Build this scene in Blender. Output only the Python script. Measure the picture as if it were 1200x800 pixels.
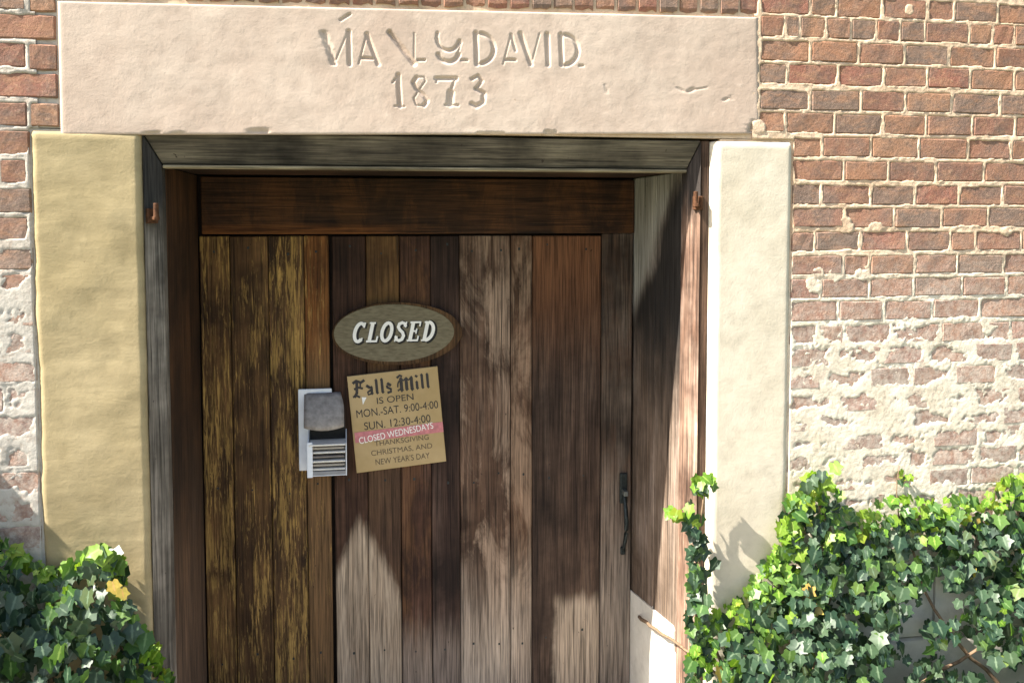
import bpy, bmesh, math, random
import numpy as np
from mathutils import Vector, Matrix

R = math.radians
scn = bpy.context.scene
for o in list(bpy.data.objects): bpy.data.objects.remove(o)
C = scn.collection
rng = random.Random(7)

# ------------------------------------------------------------------ camera
FPX, CX, CY = 1050.0, 600.0, 318.0            # focal length and principal point in photo pixels
D, CAMZ = 2.76, 1.62                          # metres from the wall face, eye height
YAW, PITCH = math.atan(180 / FPX), R(3.4)
cam_d = bpy.data.cameras.new('camera'); cam = bpy.data.objects.new('camera', cam_d); C.objects.link(cam)
cam.location = (0, -D, CAMZ)
cam.rotation_euler = (R(90) - PITCH, 0, -YAW)
cam_d.sensor_fit = 'HORIZONTAL'; cam_d.sensor_width = 36; cam_d.lens = FPX / 1200 * 36
cam_d.shift_y = (CY - 400) / 1200
cam_d.clip_start = 0.05; cam_d.clip_end = 3000
scn.camera = cam

# ------------------------------------------------------------------ sky, sun, exposure
SUN = Vector((-0.90, -0.20, 1.0)).normalized()      # towards the sun: high, from the left, grazing the wall
w = bpy.data.worlds.new('World'); scn.world = w; w.use_nodes = True
nt = w.node_tree; nt.nodes.clear()
sky = nt.nodes.new('ShaderNodeTexSky'); sky.sky_type = 'NISHITA'; sky.sun_disc = False
sky.sun_elevation = math.asin(SUN.z); sky.sun_rotation = math.atan2(SUN.x, SUN.y)
sky.air_density = 1.0; sky.dust_density = 2.5; sky.ozone_density = 0.6
bg = nt.nodes.new('ShaderNodeBackground'); bg.inputs[1].default_value = 0.085
wo = nt.nodes.new('ShaderNodeOutputWorld')
nt.links.new(sky.outputs[0], bg.inputs[0]); nt.links.new(bg.outputs[0], wo.inputs[0])
sd = bpy.data.lights.new('sun', 'SUN'); sd.energy = 5.0; sd.angle = R(0.55); sd.color = (1.0, 0.94, 0.84)
so = bpy.data.objects.new('sun', sd); C.objects.link(so)
so.rotation_euler = (-SUN).to_track_quat('-Z', 'Y').to_euler()
vs = scn.view_settings
vs.view_transform = 'Standard'; vs.look = 'None'; vs.gamma = 1; vs.use_curve_mapping = False
vs.exposure = 1.75
scn.render.resolution_x, scn.render.resolution_y = 1024, 682

# ------------------------------------------------------------------ photo pixel -> point on the plane y = d
_f = Vector((math.sin(YAW) * math.cos(PITCH), math.cos(YAW) * math.cos(PITCH), -math.sin(PITCH)))
_r = Vector((math.cos(YAW), -math.sin(YAW), 0)); _u = _r.cross(_f)
def px(x, y, d=0.0):
    v = _f + _r * ((x - CX) / FPX) - _u * ((y - CY) / FPX)
    t = (d + D) / v.y
    return Vector((v.x * t, d, CAMZ + v.z * t))
def pX(x, d=0.0, y=400): return px(x, y, d).x
def pZ(y, d=0.0, x=500): return px(x, y, d).z
def to_px(X, Y, Z):                            # arrays of world points -> photo pixels
    dx, dy, dz = X, Y + D, Z - CAMZ
    f = dx * _f.x + dy * _f.y + dz * _f.z
    return CX + FPX * (dx * _r.x + dy * _r.y) / f, CY - FPX * (dx * _u.x + dy * _u.y + dz * _u.z) / f

# ------------------------------------------------------------------ value noise for displaced surfaces
_lat = np.random.RandomState(3).rand(257, 257)
def vnoise(x, y, s, seed=0):
    x = np.asarray(x) * s + seed * 17.3 + 1000; y = np.asarray(y) * s + seed * 9.7 + 1000
    xi = np.floor(x).astype(int); yi = np.floor(y).astype(int); fx = x - xi; fy = y - yi
    fx = fx * fx * (3 - 2 * fx); fy = fy * fy * (3 - 2 * fy)
    a = _lat[xi % 256, yi % 256]; b = _lat[(xi + 1) % 256, yi % 256]
    c = _lat[xi % 256, (yi + 1) % 256]; d = _lat[(xi + 1) % 256, (yi + 1) % 256]
    return (a * (1 - fx) + b * fx) * (1 - fy) + (c * (1 - fx) + d * fx) * fy
def fbm(x, y, s, o=4, seed=0):
    r = 0; a = 1; t = 0
    for k in range(o):
        r = r + a * vnoise(x, y, s * 2 ** k, seed + k); t += a; a *= 0.5
    return r / t

# ------------------------------------------------------------------ object helpers
def link(name, me, mat=None, parent=None, loc=None):
    o = bpy.data.objects.new(name, me); C.objects.link(o)
    if mat is not None and me is not None and not me.materials: me.materials.append(mat)
    if loc is not None: o.location = loc
    if parent is not None:
        o.parent = parent; o.matrix_parent_inverse = Matrix.Translation(-parent.location)
    return o
def thing(name, label, cat, loc, group=None):
    o = link(name, None, loc=loc); tag(o, label, cat, group); return o
def tag(o, label=None, cat=None, group=None, kind=None):
    for k, v in (('label', label), ('category', cat), ('group', group), ('kind', kind)):
        if v: o[k] = v
    return o
def mesh(name, V, F, smooth=False):
    me = bpy.data.meshes.new(name); me.from_pydata([tuple(v) for v in V], [], F); me.update()
    if smooth: me.polygons.foreach_set('use_smooth', [True] * len(me.polygons))
    return me
def bm_done(bm, name, smooth=False):
    me = bpy.data.meshes.new(name); bmesh.ops.recalc_face_normals(bm, faces=bm.faces); bm.to_mesh(me); bm.free()
    if smooth: me.polygons.foreach_set('use_smooth', [True] * len(me.polygons))
    return me
def box_me(x0, x1, y0, y1, z0, z1, bev=0.003, jit=0.0, seg=1, cuts=0):
    bm = bmesh.new()
    r = bmesh.ops.create_cube(bm, size=1)
    for v in bm.verts:
        v.co = Vector((x0 + (v.co.x + .5) * (x1 - x0), y0 + (v.co.y + .5) * (y1 - y0), z0 + (v.co.z + .5) * (z1 - z0)))
    if bev: bmesh.ops.bevel(bm, geom=list(bm.edges), offset=bev, segments=seg, affect='EDGES', profile=0.6)
    if cuts:
        for ax, a, b in ((0, x0, x1), (2, z0, z1)):
            n = int(abs(b - a) / cuts)
            for k in range(1, n):
                p = Vector((0, 0, 0)); p[ax] = a + (b - a) * k / n; nn = Vector((0, 0, 0)); nn[ax] = 1
                bmesh.ops.bisect_plane(bm, geom=list(bm.verts) + list(bm.edges) + list(bm.faces), plane_co=p, plane_no=nn)
    if jit:
        for v in bm.verts: v.co += Vector((rng.uniform(-jit, jit), rng.uniform(-jit, jit), rng.uniform(-jit, jit)))
    return bm_done(bm, 'box')
def prism_me(pts, y0, y1, bev=0.0):            # polygon in x,z extruded from y0 (front) to y1
    bm = bmesh.new()
    a = [bm.verts.new((x, y0, z)) for x, z in pts]; b = [bm.verts.new((x, y1, z)) for x, z in pts]
    n = len(pts); front = bm.faces.new(a); bm.faces.new(b[::-1])
    for i in range(n): bm.faces.new((a[i], b[i], b[(i + 1) % n], a[(i + 1) % n]))
    if bev: bmesh.ops.bevel(bm, geom=list(front.edges), offset=bev, segments=2, affect='EDGES', profile=0.6)
    return bm_done(bm, 'prism')
def tube_me(pts, rad, n=6):                    # pts: Vectors, rad: number or list
    V, F = [], []
    if not isinstance(rad, (list, tuple)): rad = [rad] * len(pts)
    for i, p in enumerate(pts):
        t = (pts[min(i + 1, len(pts) - 1)] - pts[max(i - 1, 0)]).normalized()
        a = t.orthogonal().normalized() if abs(t.z) > .99 else t.cross(Vector((0, 0, 1))).normalized(); b = t.cross(a)
        for k in range(n):
            an = 2 * math.pi * k / n
            V.append(p + (a * math.cos(an) + b * math.sin(an)) * rad[i])
        if i:
            for k in range(n):
                F.append(((i - 1) * n + k, (i - 1) * n + (k + 1) % n, i * n + (k + 1) % n, i * n + k))
    F.append(tuple(range(n))[::-1]); F.append(tuple((len(pts) - 1) * n + k for k in range(n)))
    return mesh('tube', V, F, True)
def grid_me(X, Z, H, close=None):              # height field facing -y: point (X[i], H[j,i], Z[j])
    nz, nx = H.shape
    XX, ZZ = (np.meshgrid(X, Z) if X.ndim == 1 else (X, Z))
    V = np.stack([XX, H, ZZ], -1).reshape(-1, 3)
    i = np.arange(nz * nx).reshape(nz, nx)
    q = np.stack([i[:-1, :-1], i[:-1, 1:], i[1:, 1:], i[1:, :-1]], -1).reshape(-1, 4)
    V = V.tolist(); F = q.tolist(); nq = len(F)
    if close is not None:                      # walls from the border back to y = close
        loop = list(i[0, :]) + list(i[1:, -1]) + list(i[-1, ::-1][1:]) + list(i[::-1, 0][1:-1])
        n0 = len(V)
        for k in loop: V.append((V[k][0], close, V[k][2]))
        m = len(loop)
        for k in range(m): F.append((int(loop[(k + 1) % m]), int(loop[k]), n0 + k, n0 + (k + 1) % m))
        F.append([n0 + k for k in range(m)])
    me = mesh('grid', V, F)
    me.polygons.foreach_set('use_smooth', [True] * nq + [False] * (len(F) - nq)); return me

# ------------------------------------------------------------------ material helpers
class M:
    def __init__(s, name):
        s.m = bpy.data.materials.new(name); s.m.use_nodes = True; s.t = s.m.node_tree; s.t.nodes.clear()
        s.out = s.t.nodes.new('ShaderNodeOutputMaterial')
        s.b = s.t.nodes.new('ShaderNodeBsdfPrincipled'); s.t.links.new(s.b.outputs[0], s.out.inputs[0])
        s.b.inputs['Specular IOR Level'].default_value = 0.25
        s.geo = s.t.nodes.new('ShaderNodeNewGeometry'); s.pos = s.geo.outputs['Position']
        s.sep = s.n('ShaderNodeSeparateXYZ', s.pos)
    def n(s, typ, *ins, **props):
        nd = s.t.nodes.new(typ)
        for k, v in props.items(): setattr(nd, k, v)
        for i, v in enumerate(ins):
            if v is not None: s.set(nd.inputs[i], v)
        return nd
    def set(s, inp, v):
        if isinstance(v, bpy.types.NodeSocket): s.t.links.new(v, inp)
        else:
            if inp.type == 'RGBA' and len(v) == 3: v = (*v, 1)
            inp.default_value = v
    def math(s, op, a, b=0.0, c=None, clamp=False):
        return s.n('ShaderNodeMath', a, b, c, operation=op, use_clamp=clamp).outputs[0]
    def noise(s, scale=(1, 1, 1), sc=1.0, detail=6, rough=.6, dist=0.0, off=(0, 0, 0), vec=None):
        mp = s.n('ShaderNodeMapping', vec or s.pos, off, (0, 0, 0), scale)
        nd = s.n('ShaderNodeTexNoise')
        s.set(nd.inputs['Vector'], mp.outputs[0])
        for k, v in (('Scale', sc), ('Detail', detail), ('Roughness', rough), ('Distortion', dist)): nd.inputs[k].default_value = v
        return nd.outputs['Fac']
    def ramp(s, fac, stops, interp='LINEAR'):
        nd = s.n('ShaderNodeValToRGB', fac); cr = nd.color_ramp; cr.interpolation = interp
        while len(cr.elements) < len(stops): cr.elements.new(0.5)
        for e, (p, c) in zip(cr.elements, stops):
            e.position = p; e.color = (*c, 1) if hasattr(c, '__len__') else (c, c, c, 1)
        return nd.outputs[0]
    def mix(s, fac, a, b, blend='MIX'):
        nd = s.t.nodes.new('ShaderNodeMix'); nd.data_type = 'RGBA'; nd.blend_type = blend
        s.set(nd.inputs[0], fac); s.set(nd.inputs[6], a); s.set(nd.inputs[7], b)
        return nd.outputs[2]
    def step(s, v, lo, hi):                    # smooth 0..1 between lo and hi
        nd = s.n('ShaderNodeMapRange', v); nd.interpolation_type = 'SMOOTHSTEP'
        nd.inputs[1].default_value = lo; nd.inputs[2].default_value = hi; nd.inputs[3].default_value = 0; nd.inputs[4].default_value = 1
        return nd.outputs[0]
    def done(s, col, rough=.85, bump=None, strength=.4, dist=.004):
        s.set(s.b.inputs['Base Color'], col); s.set(s.b.inputs['Roughness'], rough)
        if bump is not None:
            nd = s.n('ShaderNodeBump'); nd.inputs['Strength'].default_value = strength; nd.inputs['Distance'].default_value = dist
            s.set(nd.inputs['Height'], bump); s.t.links.new(nd.outputs[0], s.b.inputs['Normal'])
        return s.m
def flat(name, col, rough=.7, metal=0.0, var=.25, sc=60):
    m = M(name); m.b.inputs['Metallic'].default_value = metal
    f = m.noise(sc=sc, detail=5)
    return m.done(m.mix(m.ramp(f, [(.3, 0.), (.7, 1.)]), tuple(c * (1 - var) for c in col), tuple(min(1, c * (1 + var)) for c in col)), rough, f, .2, .002)

def wood(name, dark, mid, light, off=0.0, paint=None, paint_amt=.5, pale=None, pale_col=(.40, .33, .27), stain=.5, horiz=False, rough=.8, extra=None, blot=None):
    m = M(name)
    g = (1.6, 12, 16) if horiz else (16, 12, 1.3)
    f = (4, 90, 110) if horiz else (110, 90, 3.0)
    big = m.noise(g, 1.0, 6, .62, .6, (off, off * .7, off * 1.3))
    fine = m.noise(f, 1.0, 5, .65, .3, (off * 2, off, off))
    blotch = m.noise(sc=3.2, detail=5, off=(off * 3, 0, off))
    col = m.ramp(big, [(.30, dark), (.5, mid), (.70, light)])
    col = m.mix(m.ramp(blotch, [(.35, 1.), (.62, 0.)]), col, tuple(c * (1 - stain) for c in dark))
    if blot:                                   # bleached or reddish patches of the plank itself
        bn = m.noise((7, 5, 2.2), 1.0, 6, .7, .8, (off * 1.7, 3, off))
        col = m.mix(m.math('MULTIPLY', m.ramp(bn, [(.47, 0.), (.60, 1.)]), blot[1]), col, blot[0])
    if pale:                                   # (z where bleaching starts, softness, strength)
        wob = m.math('MULTIPLY_ADD', m.noise((22, 8, 2), 1.0, 4, .6, .4, (off, 1, 2)), pale[3] if len(pale) > 3 else .35, m.sep.outputs[2])
        k = m.step(wob, pale[0] + pale[1], pale[0] - pale[1])
        pc = m.mix(m.ramp(big, [(.35, 0.), (.65, 1.)]), tuple(c * .68 for c in pale_col), pale_col)
        col = m.mix(m.math('MULTIPLY', k, pale[2]), col, pc)
    if paint:
        fl = m.noise((120, 60, 9), 1.0, 6, .75, .8, (off * 5, 2, off))
        fl2 = m.noise((14, 9, 2.6), 1.0, 4, .6, .4, (off, 8, off))
        k = m.math('ADD', fl, m.math('MULTIPLY', fl2, .42))
        k = m.ramp(k, [(.84 - .3 * paint_amt, 0.), (.93 - .3 * paint_amt, .9)])
        pcol = m.mix(m.noise(sc=25), tuple(c * .7 for c in paint), tuple(c * 1.25 for c in paint))
        col = m.mix(k, col, pcol)
    if extra: col = extra(m, col, big)
    fine2 = m.noise((6, 200, 260) if horiz else (260, 200, 6), 1.0, 3, .6, .2, (off, off * 3, off * 2))
    gr = m.ramp(fine, [(.34, .42), (.48, .95), (.62, 1.22)])
    col = m.mix(1.0, col, m.ramp(fine2, [(.36, .55), (.5, 1.), (.66, 1.25)]), 'MULTIPLY')
    col = m.mix(1.0, col, gr, 'MULTIPLY')
    # dark cracks and nail holes along the grain
    cr = m.noise((4, 30, 60) if horiz else (60, 30, 1.2), 1.0, 3, .5, 1.2, (off * 7, 4, off * 2))
    col = m.mix(m.ramp(cr, [(.27, .8), (.33, 0.)]), col, (.015, .010, .007))
    sp = m.noise((70, 50, 34), 1.0, 3, .6, .3, (off * 11, 2, off * 5))     # specks, old nail holes
    col = m.mix(m.ramp(sp, [(.24, .85), (.30, 0.)]), col, (.02, .013, .009))
    h = m.math('ADD', m.math('ADD', m.math('MULTIPLY', fine, .7), m.math('MULTIPLY', cr, .6)), m.math('MULTIPLY', fine2, .35))
    return m.done(col, rough, h, .6, .004)

# ------------------------------------------------------------------ bricks and mortar materials
def brick_mat(name, island):
    m = M(name)
    if island: rnd = m.geo.outputs['Random Per Island']
    else: rnd = m.n('ShaderNodeObjectInfo').outputs['Random']
    base = m.ramp(rnd, [(0, (.30, .145, .085)), (.16, (.25, .115, .075)), (.30, (.175, .115, .09)), (.42, (.27, .13, .085)),
                        (.56, (.215, .10, .07)), (.68, (.20, .135, .105)), (.80, (.31, .165, .10)), (.92, (.255, .10, .07)), (1, (.23, .135, .10))], 'CONSTANT')
    n1 = m.noise(sc=9, detail=7, rough=.72, dist=.4); n2 = m.noise(sc=75, detail=6, rough=.75); n3 = m.noise(sc=5, detail=4); n4 = m.noise((12, 12, 30), 1.0, 6, .7, .3, (5, 2, 1))
    col = m.mix(m.ramp(n1, [(.42, 0.), (.60, .75)]), base, (.135, .10, .085))
    col = m.mix(m.ramp(n4, [(.48, 0.), (.64, .7)]), col, (.33, .17, .10))
    col = m.mix(m.ramp(n2, [(.3, .6), (.46, 0.)]), col, (.085, .055, .045))
    col = m.mix(m.ramp(n2, [(.55, 0.), (.7, .6)]), col, (.46, .30, .20))
    col = m.mix(.2, m.mix(1.0, col, (1.22, 1.2, 1.15), 'MULTIPLY'), (.22, .165, .13))
    # limewash that still clings to the lower courses
    sp = m.math('MULTIPLY_ADD', n3, .5, m.sep.outputs[2])
    low = m.step(sp, 1.98, 1.25)
    wn = m.noise(sc=38, detail=7, rough=.75)
    wk = m.math('MULTIPLY', low, m.ramp(wn, [(.40, .12), (.60, 1.)]))
    col = m.mix(m.math('MULTIPLY', low, .35), col, (.33, .21, .18))
    col = m.mix(m.math('MULTIPLY', wk, .62), col, (.62, .55, .47))
    return m.done(col, .92, m.math('ADD', n2, m.math('MULTIPLY', n1, .6)), .7, .006)
MB, MBI = brick_mat('brick', False), brick_mat('brick_far', True)
def mortar_mat():
    m = M('mortar')
    n1 = m.noise(sc=9, detail=6); n2 = m.noise(sc=70, detail=6, rough=.7)
    hi = m.mix(m.ramp(n1, [(.35, 0.), (.65, 1.)]), (.56, .40, .265), (.68, .52, .375))
    lo = m.mix(m.ramp(n1, [(.35, 0.), (.65, 1.)]), (.60, .525, .41), (.76, .69, .57))
    col = m.mix(m.step(m.sep.outputs[2], 1.60, 1.28), hi, lo)
    # shade painted as grey into the mortar and old wash left of the door
    col = m.mix(m.math('MULTIPLY', m.step(m.sep.outputs[0], -.7, -.85), .8), col, m.mix(n1, (.34, .31, .28), (.58, .55, .49)))
    col = m.mix(m.ramp(n2, [(.28, .7), (.45, 0.)]), col, (.32, .24, .18))
    n5 = m.noise(sc=22, detail=6, rough=.7, dist=.5); col = m.mix(m.ramp(n5, [(.30, .6), (.45, 0.)]), col, (.36, .25, .19))
    return m.done(col, .95, n2, .6, .004)
MM = mortar_mat()
def stone_mat(name, a, b, spots=(.30, .24, .18), streak=0.0, off=0, wave=0.0):
    m = M(name)
    n1 = m.noise(sc=3.0, detail=6, off=(off, 0, 0)); n2 = m.noise(sc=120, detail=5, rough=.7); n3 = m.noise(sc=16, detail=7, rough=.65, off=(off, 2, 0))
    col = m.mix(m.ramp(n1, [(.36, 0.), (.64, 1.)]), a, b)
    col = m.mix(m.ramp(n3, [(.3, .45), (.5, 0.)]), col, tuple(c * .72 for c in a))
    col = m.mix(m.ramp(n3, [(.58, 0.), (.72, .4)]), col, tuple(min(.9, c * 1.25) for c in b))
    col = m.mix(m.ramp(n2, [(.26, .5), (.36, 0.)]), col, spots)
    pits = m.noise(sc=34, detail=3, off=(off, 5, 3))
    col = m.mix(m.ramp(pits, [(.20, .8), (.25, 0.)]), col, spots)
    if streak:
        st = m.noise((2.5, 2, 14), 1.0, 4, off=(off, 1, 1))
        col = m.mix(m.ramp(st, [(.35, streak), (.55, 0.)]), col, tuple(c * .7 for c in a))
    h = m.math('ADD', m.math('MULTIPLY', n2, .35), n3)
    if wave:
        wv = m.noise((5, 3, 17), 1.0, 3, .5, .5, (off, 0, 7))
        h = m.math('MULTIPLY_ADD', wv, wave, h)
    return m.done(col, .9, h, .4, .004)
S_LINT = stone_mat('lintel_sandstone', (.485, .375, .30), (.57, .465, .38), (.32, .24, .17), .2)
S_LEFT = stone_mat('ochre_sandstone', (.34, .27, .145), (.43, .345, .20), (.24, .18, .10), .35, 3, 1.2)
S_RIGHT = stone_mat('cream_sandstone', (.58, .51, .395), (.67, .605, .49), (.40, .33, .22), .2, 9, .3)
S_GREY = stone_mat('grey_limestone', (.46, .435, .39), (.58, .555, .50), (.2, .19, .16), .2, 5)
S_WHITE = stone_mat('whitewashed_stone', (.62, .58, .5), (.74, .71, .64), (.4, .36, .3), .2, 12)

GL = -.34                                           # ground level below the camera's datum
# ------------------------------------------------------------------ the setting: ground and path
def ground_mat():
    m = M('grass_ground')
    n1 = m.noise(sc=1.2, detail=8); n2 = m.noise(sc=40, detail=6, rough=.7)
    col = m.mix(m.ramp(n1, [(.4, 0.), (.6, 1.)]), (.05, .085, .025), (.11, .12, .05))
    col = m.mix(m.ramp(n2, [(.35, .5), (.6, 0.)]), col, (.03, .05, .015))
    return m.done(col, .95, n2, .8, .02)
gX = np.concatenate([-np.geomspace(1500, 3, 24), np.linspace(-2.8, 3.8, 12), np.geomspace(4, 1500, 24)])
gY = np.concatenate([-np.geomspace(1500, 6, 24), np.linspace(-5.6, 1, 16), np.geomspace(2, 1500, 20)])
GX, GY = np.meshgrid(gX, gY)
GZ = GL + (fbm(GX, GY, .5, 3) - .5) * .04 * (GY < -2)
V = np.stack([GX, GY, GZ], -1).reshape(-1, 3).tolist(); n = len(gX)
F = [(j * n + i, j * n + i + 1, (j + 1) * n + i + 1, (j + 1) * n + i) for j in range(len(gY) - 1) for i in range(n - 1)]
tag(link('ground', mesh('ground', V, F, True), ground_mat()), 'mown grass ground in front of the mill wall', kind='structure')
pm = M('gravel_path'); pn = pm.noise(sc=70, detail=7, rough=.75); pl = pm.noise(sc=2, detail=4)
pmat = pm.done(pm.mix(pm.ramp(pn, [(.35, 0.), (.65, 1.)]), pm.mix(pl, (.20, .17, .13), (.27, .24, .19)), (.46, .42, .35)), .95, pn, .9, .012)
V, F = [], []
xs = np.linspace(-1.3, 1.8, 26); ys = np.linspace(-7, -.46, 40)
for j, y in enumerate(ys):
    for i, x in enumerate(xs):
        ed = .12 * (vnoise(y, 0, 1.5, 2) - .5)
        V.append((x + ed, y, GL + .028 + .006 * float(vnoise(x, y, 9))))
F = [(j * 26 + i, j * 26 + i + 1, (j + 1) * 26 + i + 1, (j + 1) * 26 + i) for j in range(39) for i in range(25)]
tag(link('path', mesh('path', V, F, True), pmat), 'pale gravel path leading to the mill door', kind='structure')

# ------------------------------------------------------------------ key lines of the doorway (metres)
LX0, LX1 = pX(44, 0, 400), pX(168.5, 0, 400)        # left stone post
RX0, RX1 = pX(831, 0, 400), pX(924, 0, 400)         # right stone post
LIN_Z = pZ(158, 0, 480)                             # underside of the lintel
FD = .06                                            # depth of the frame's chamfer
DOOR = .62                                          # depth of the door face
IX0, IX1 = pX(192, FD, 300), pX(804, FD, 300)       # opening inside the frame
HZ = pZ(195, FD, 480)                               # underside of the frame head
lint = [px(68, 2), px(888, 21), px(890, 157), px(72, 158)]

# ------------------------------------------------------------------ brick wall
wall = thing('brick_wall', 'old red and brown brick wall with worn pale mortar around the doorway', 'wall', (0, .1, 0))
bricks = []                                          # (xc, zc, L, H, proud)
courseR = [6, 32, 60, 87, 117, 144, 172, 199.5, 228, 255, 283, 311, 338, 365, 393, 419, 445, 473, 496, 520, 543, 568]
zR = [pZ(y, 0, 930) for y in courseR]
step_z = (zR[0] - zR[-1]) / (len(zR) - 1)
while zR[-1] - step_z > .47: zR.append(zR[-1] - step_z)
zR = [zR[0] + step_z * k for k in range(12, 0, -1)] + zR
LINX1 = pX(889, 0, 80); BR = .172
brick_far = []
def put(x0, x1, zc, h, far):
    if x1 - x0 < .018: return
    (brick_far if far else bricks).append(((x0 + x1) / 2, zc, x1 - x0, h, rng.uniform(.0030, .0052)))
XR_END, XL_END = pX(1215), pX(-110)
J = .0085
row1x = [890, 919.5, 937, 967.5, 997, 1026.5, 1054.5, 1083.5, 1135.5, 1163, 1188.5, 1214]
for k, z in enumerate(zR):
    kk = k - 12                                     # measured course number, 0 = first in the photo
    above = kk < 0
    xs0 = (LINX1 if kk <= 5 else RX1) + .004
    top_z = z > lint[1].z + .03
    if top_z and kk < 0: continue
    h = step_z - J * rng.uniform(.9, 1.25)
    if kk == 1:
        ed = [pX(v, 0, 34) for v in row1x]
        for a, b in zip(ed[:-1], ed[1:]): put(a + J / 2, b - J / 2, z, h, False)
        x = ed[-1]
    else:
        x = xs0 - J / 2
        first = {0: .175, 2: .178, 3: .098, 4: .18, 5: .095, 6: .105, 7: .185, 8: .105, 9: .19, 10: .085}.get(kk, (.1, .175)[kk % 2] + rng.uniform(-.02, .02))
        wd = first
        while x < XR_END:
            wd = max(.05, wd)
            put(x + J / 2, x + wd - J / 2, z + rng.uniform(-.0015, .0015), h * rng.uniform(.96, 1.03), False)
            x += wd; wd = BR + rng.uniform(-.012, .012)
            if rng.random() < .06: wd *= .55
    while x < 3.6:
        wd = BR + rng.uniform(-.012, .012); put(x + J / 2, x + wd - J / 2, z, h, True); x += wd
# left of the door: course joints read at the picture's left side
zl0, zl1 = pZ(15, 0, 30), pZ(252, 0, 30); sl = (zl0 - zl1) / 7
zL = [zl0 - sl * (k + .5) for k in range(-14, 40)]
zL = [z for z in zL if z > .47]
LINX0 = pX(69, 0, 80)
for k, z in enumerate(zL):
    kk = k - 14
    if z > lint[0].z + .03 and kk < -1: continue
    xe = (LINX0 if z > LIN_Z else LX0 - (.012 if kk % 2 else .0)) - .004
    h = sl - J * rng.uniform(.9, 1.3)
    x = xe + J / 2; wd = (.085 if kk % 2 else .165) + rng.uniform(-.01, .01)
    while x > -2.6:
        far = x < XL_END
        put(x - wd + J / 2, x - J / 2, z + rng.uniform(-.002, .002), h * rng.uniform(.95, 1.03), far)
        x -= wd; wd = BR + rng.uniform(-.014, .014)
# upright bricks standing on the lintel, then plain courses above
for x0, x1, far in ((LINX0, LINX1, False),):
    x = x0 + .002; n_s = 31; wd = (x1 - x0) / n_s
    for i in range(n_s):
        a = x0 + wd * i; zb = lint[0].z + (lint[1].z - lint[0].z) * (a - x0) / (x1 - x0) + .009
        bricks.append((a + wd / 2, zb + .1, wd - .009, .2, rng.uniform(.003, .005)))
ztop = max(lint[0].z, lint[1].z) + .22
z = ztop + step_z / 2
while z < 3.9:
    x = -2.6 - rng.random() * BR
    while x < 3.6:
        wd = BR + rng.uniform(-.012, .012); put(x + J / 2, x + wd - J / 2, z, step_z - J, True); x += wd
    z += step_z
for zfill in np.arange(lint[1].z + .03 + step_z / 2, ztop, step_z):   # beside the upright bricks
    for a, b in ((-2.6, LINX0 - .002), (LINX1 + .002, 3.6)):
        if min(abs(zfill - q) for q in [bb[1] for bb in bricks if (bb[0] < a + 3 and bb[0] > a - .1) and bb[3] < .15] + [9]) < step_z * .8: continue
        x = a
        while x < b - .02:
            wd = min(BR + rng.uniform(-.012, .012), b - x); put(x + J / 2, x + wd - J / 2, zfill, step_z - J, True); x += wd

def brick_shape(seed, rough):
    r = random.Random(seed)
    X = [-.5, -.465, -.1, .25, .465, .5]; Z = [-.5, -.42, .42, .5]
    V, F = [], []
    for j, zz in enumerate(Z):
        for i, xx in enumerate(X):
            bx = i in (0, 5); bz = j in (0, 3)
            y = r.uniform(-.02, .03)
            if bx or bz: y += .05 + r.uniform(0, .05) * rough
            if bx and bz: y += .07 * rough
            V.append((xx + (r.uniform(-.006, .006) if not bx else -math.copysign(r.uniform(0, .012) * rough, xx)),
                      y, zz + (r.uniform(-.01, .01) if not bz else -math.copysign(r.uniform(0, .05) * rough, zz))))
    for j in range(3):
        for i in range(5): a = j * 6 + i; F.append((a, a + 1, a + 7, a + 6))
    loop = [0, 1, 2, 3, 4, 5, 11, 17, 23, 22, 21, 20, 19, 18, 12, 6]
    n0 = len(V)
    for k in loop: V.append((V[k][0], 1.0, V[k][2]))
    for k in range(16): F.append((loop[(k + 1) % 16], loop[k], n0 + k, n0 + (k + 1) % 16))
    return V, F
shapes = [mesh('brick', *brick_shape(i, 1.0)) for i in range(14)]
for s_ in shapes: s_.materials.append(MB)
for i, (xc, zc, L, H, pr) in enumerate(bricks):
    o = link('brick', shapes[rng.randrange(14)], None, wall)
    o.location = (xc, -pr, zc); o.scale = (L, .055, H)
    o.rotation_euler = (rng.uniform(-.04, .04), rng.uniform(-.014, .014), rng.uniform(-.016, .016))
V, F = [], []
for xc, zc, L, H, pr in brick_far:
    v, f = brick_shape(rng.randrange(999), 1.0); n0 = len(V)
    V += [(xc + a * L, -pr + b * .05, zc + c * H) for a, b, c in v]; F += [tuple(k + n0 for k in q) for q in f]
tag(link('brickwork', mesh('brickwork', V, F), MBI, wall), kind='stuff')

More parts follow.
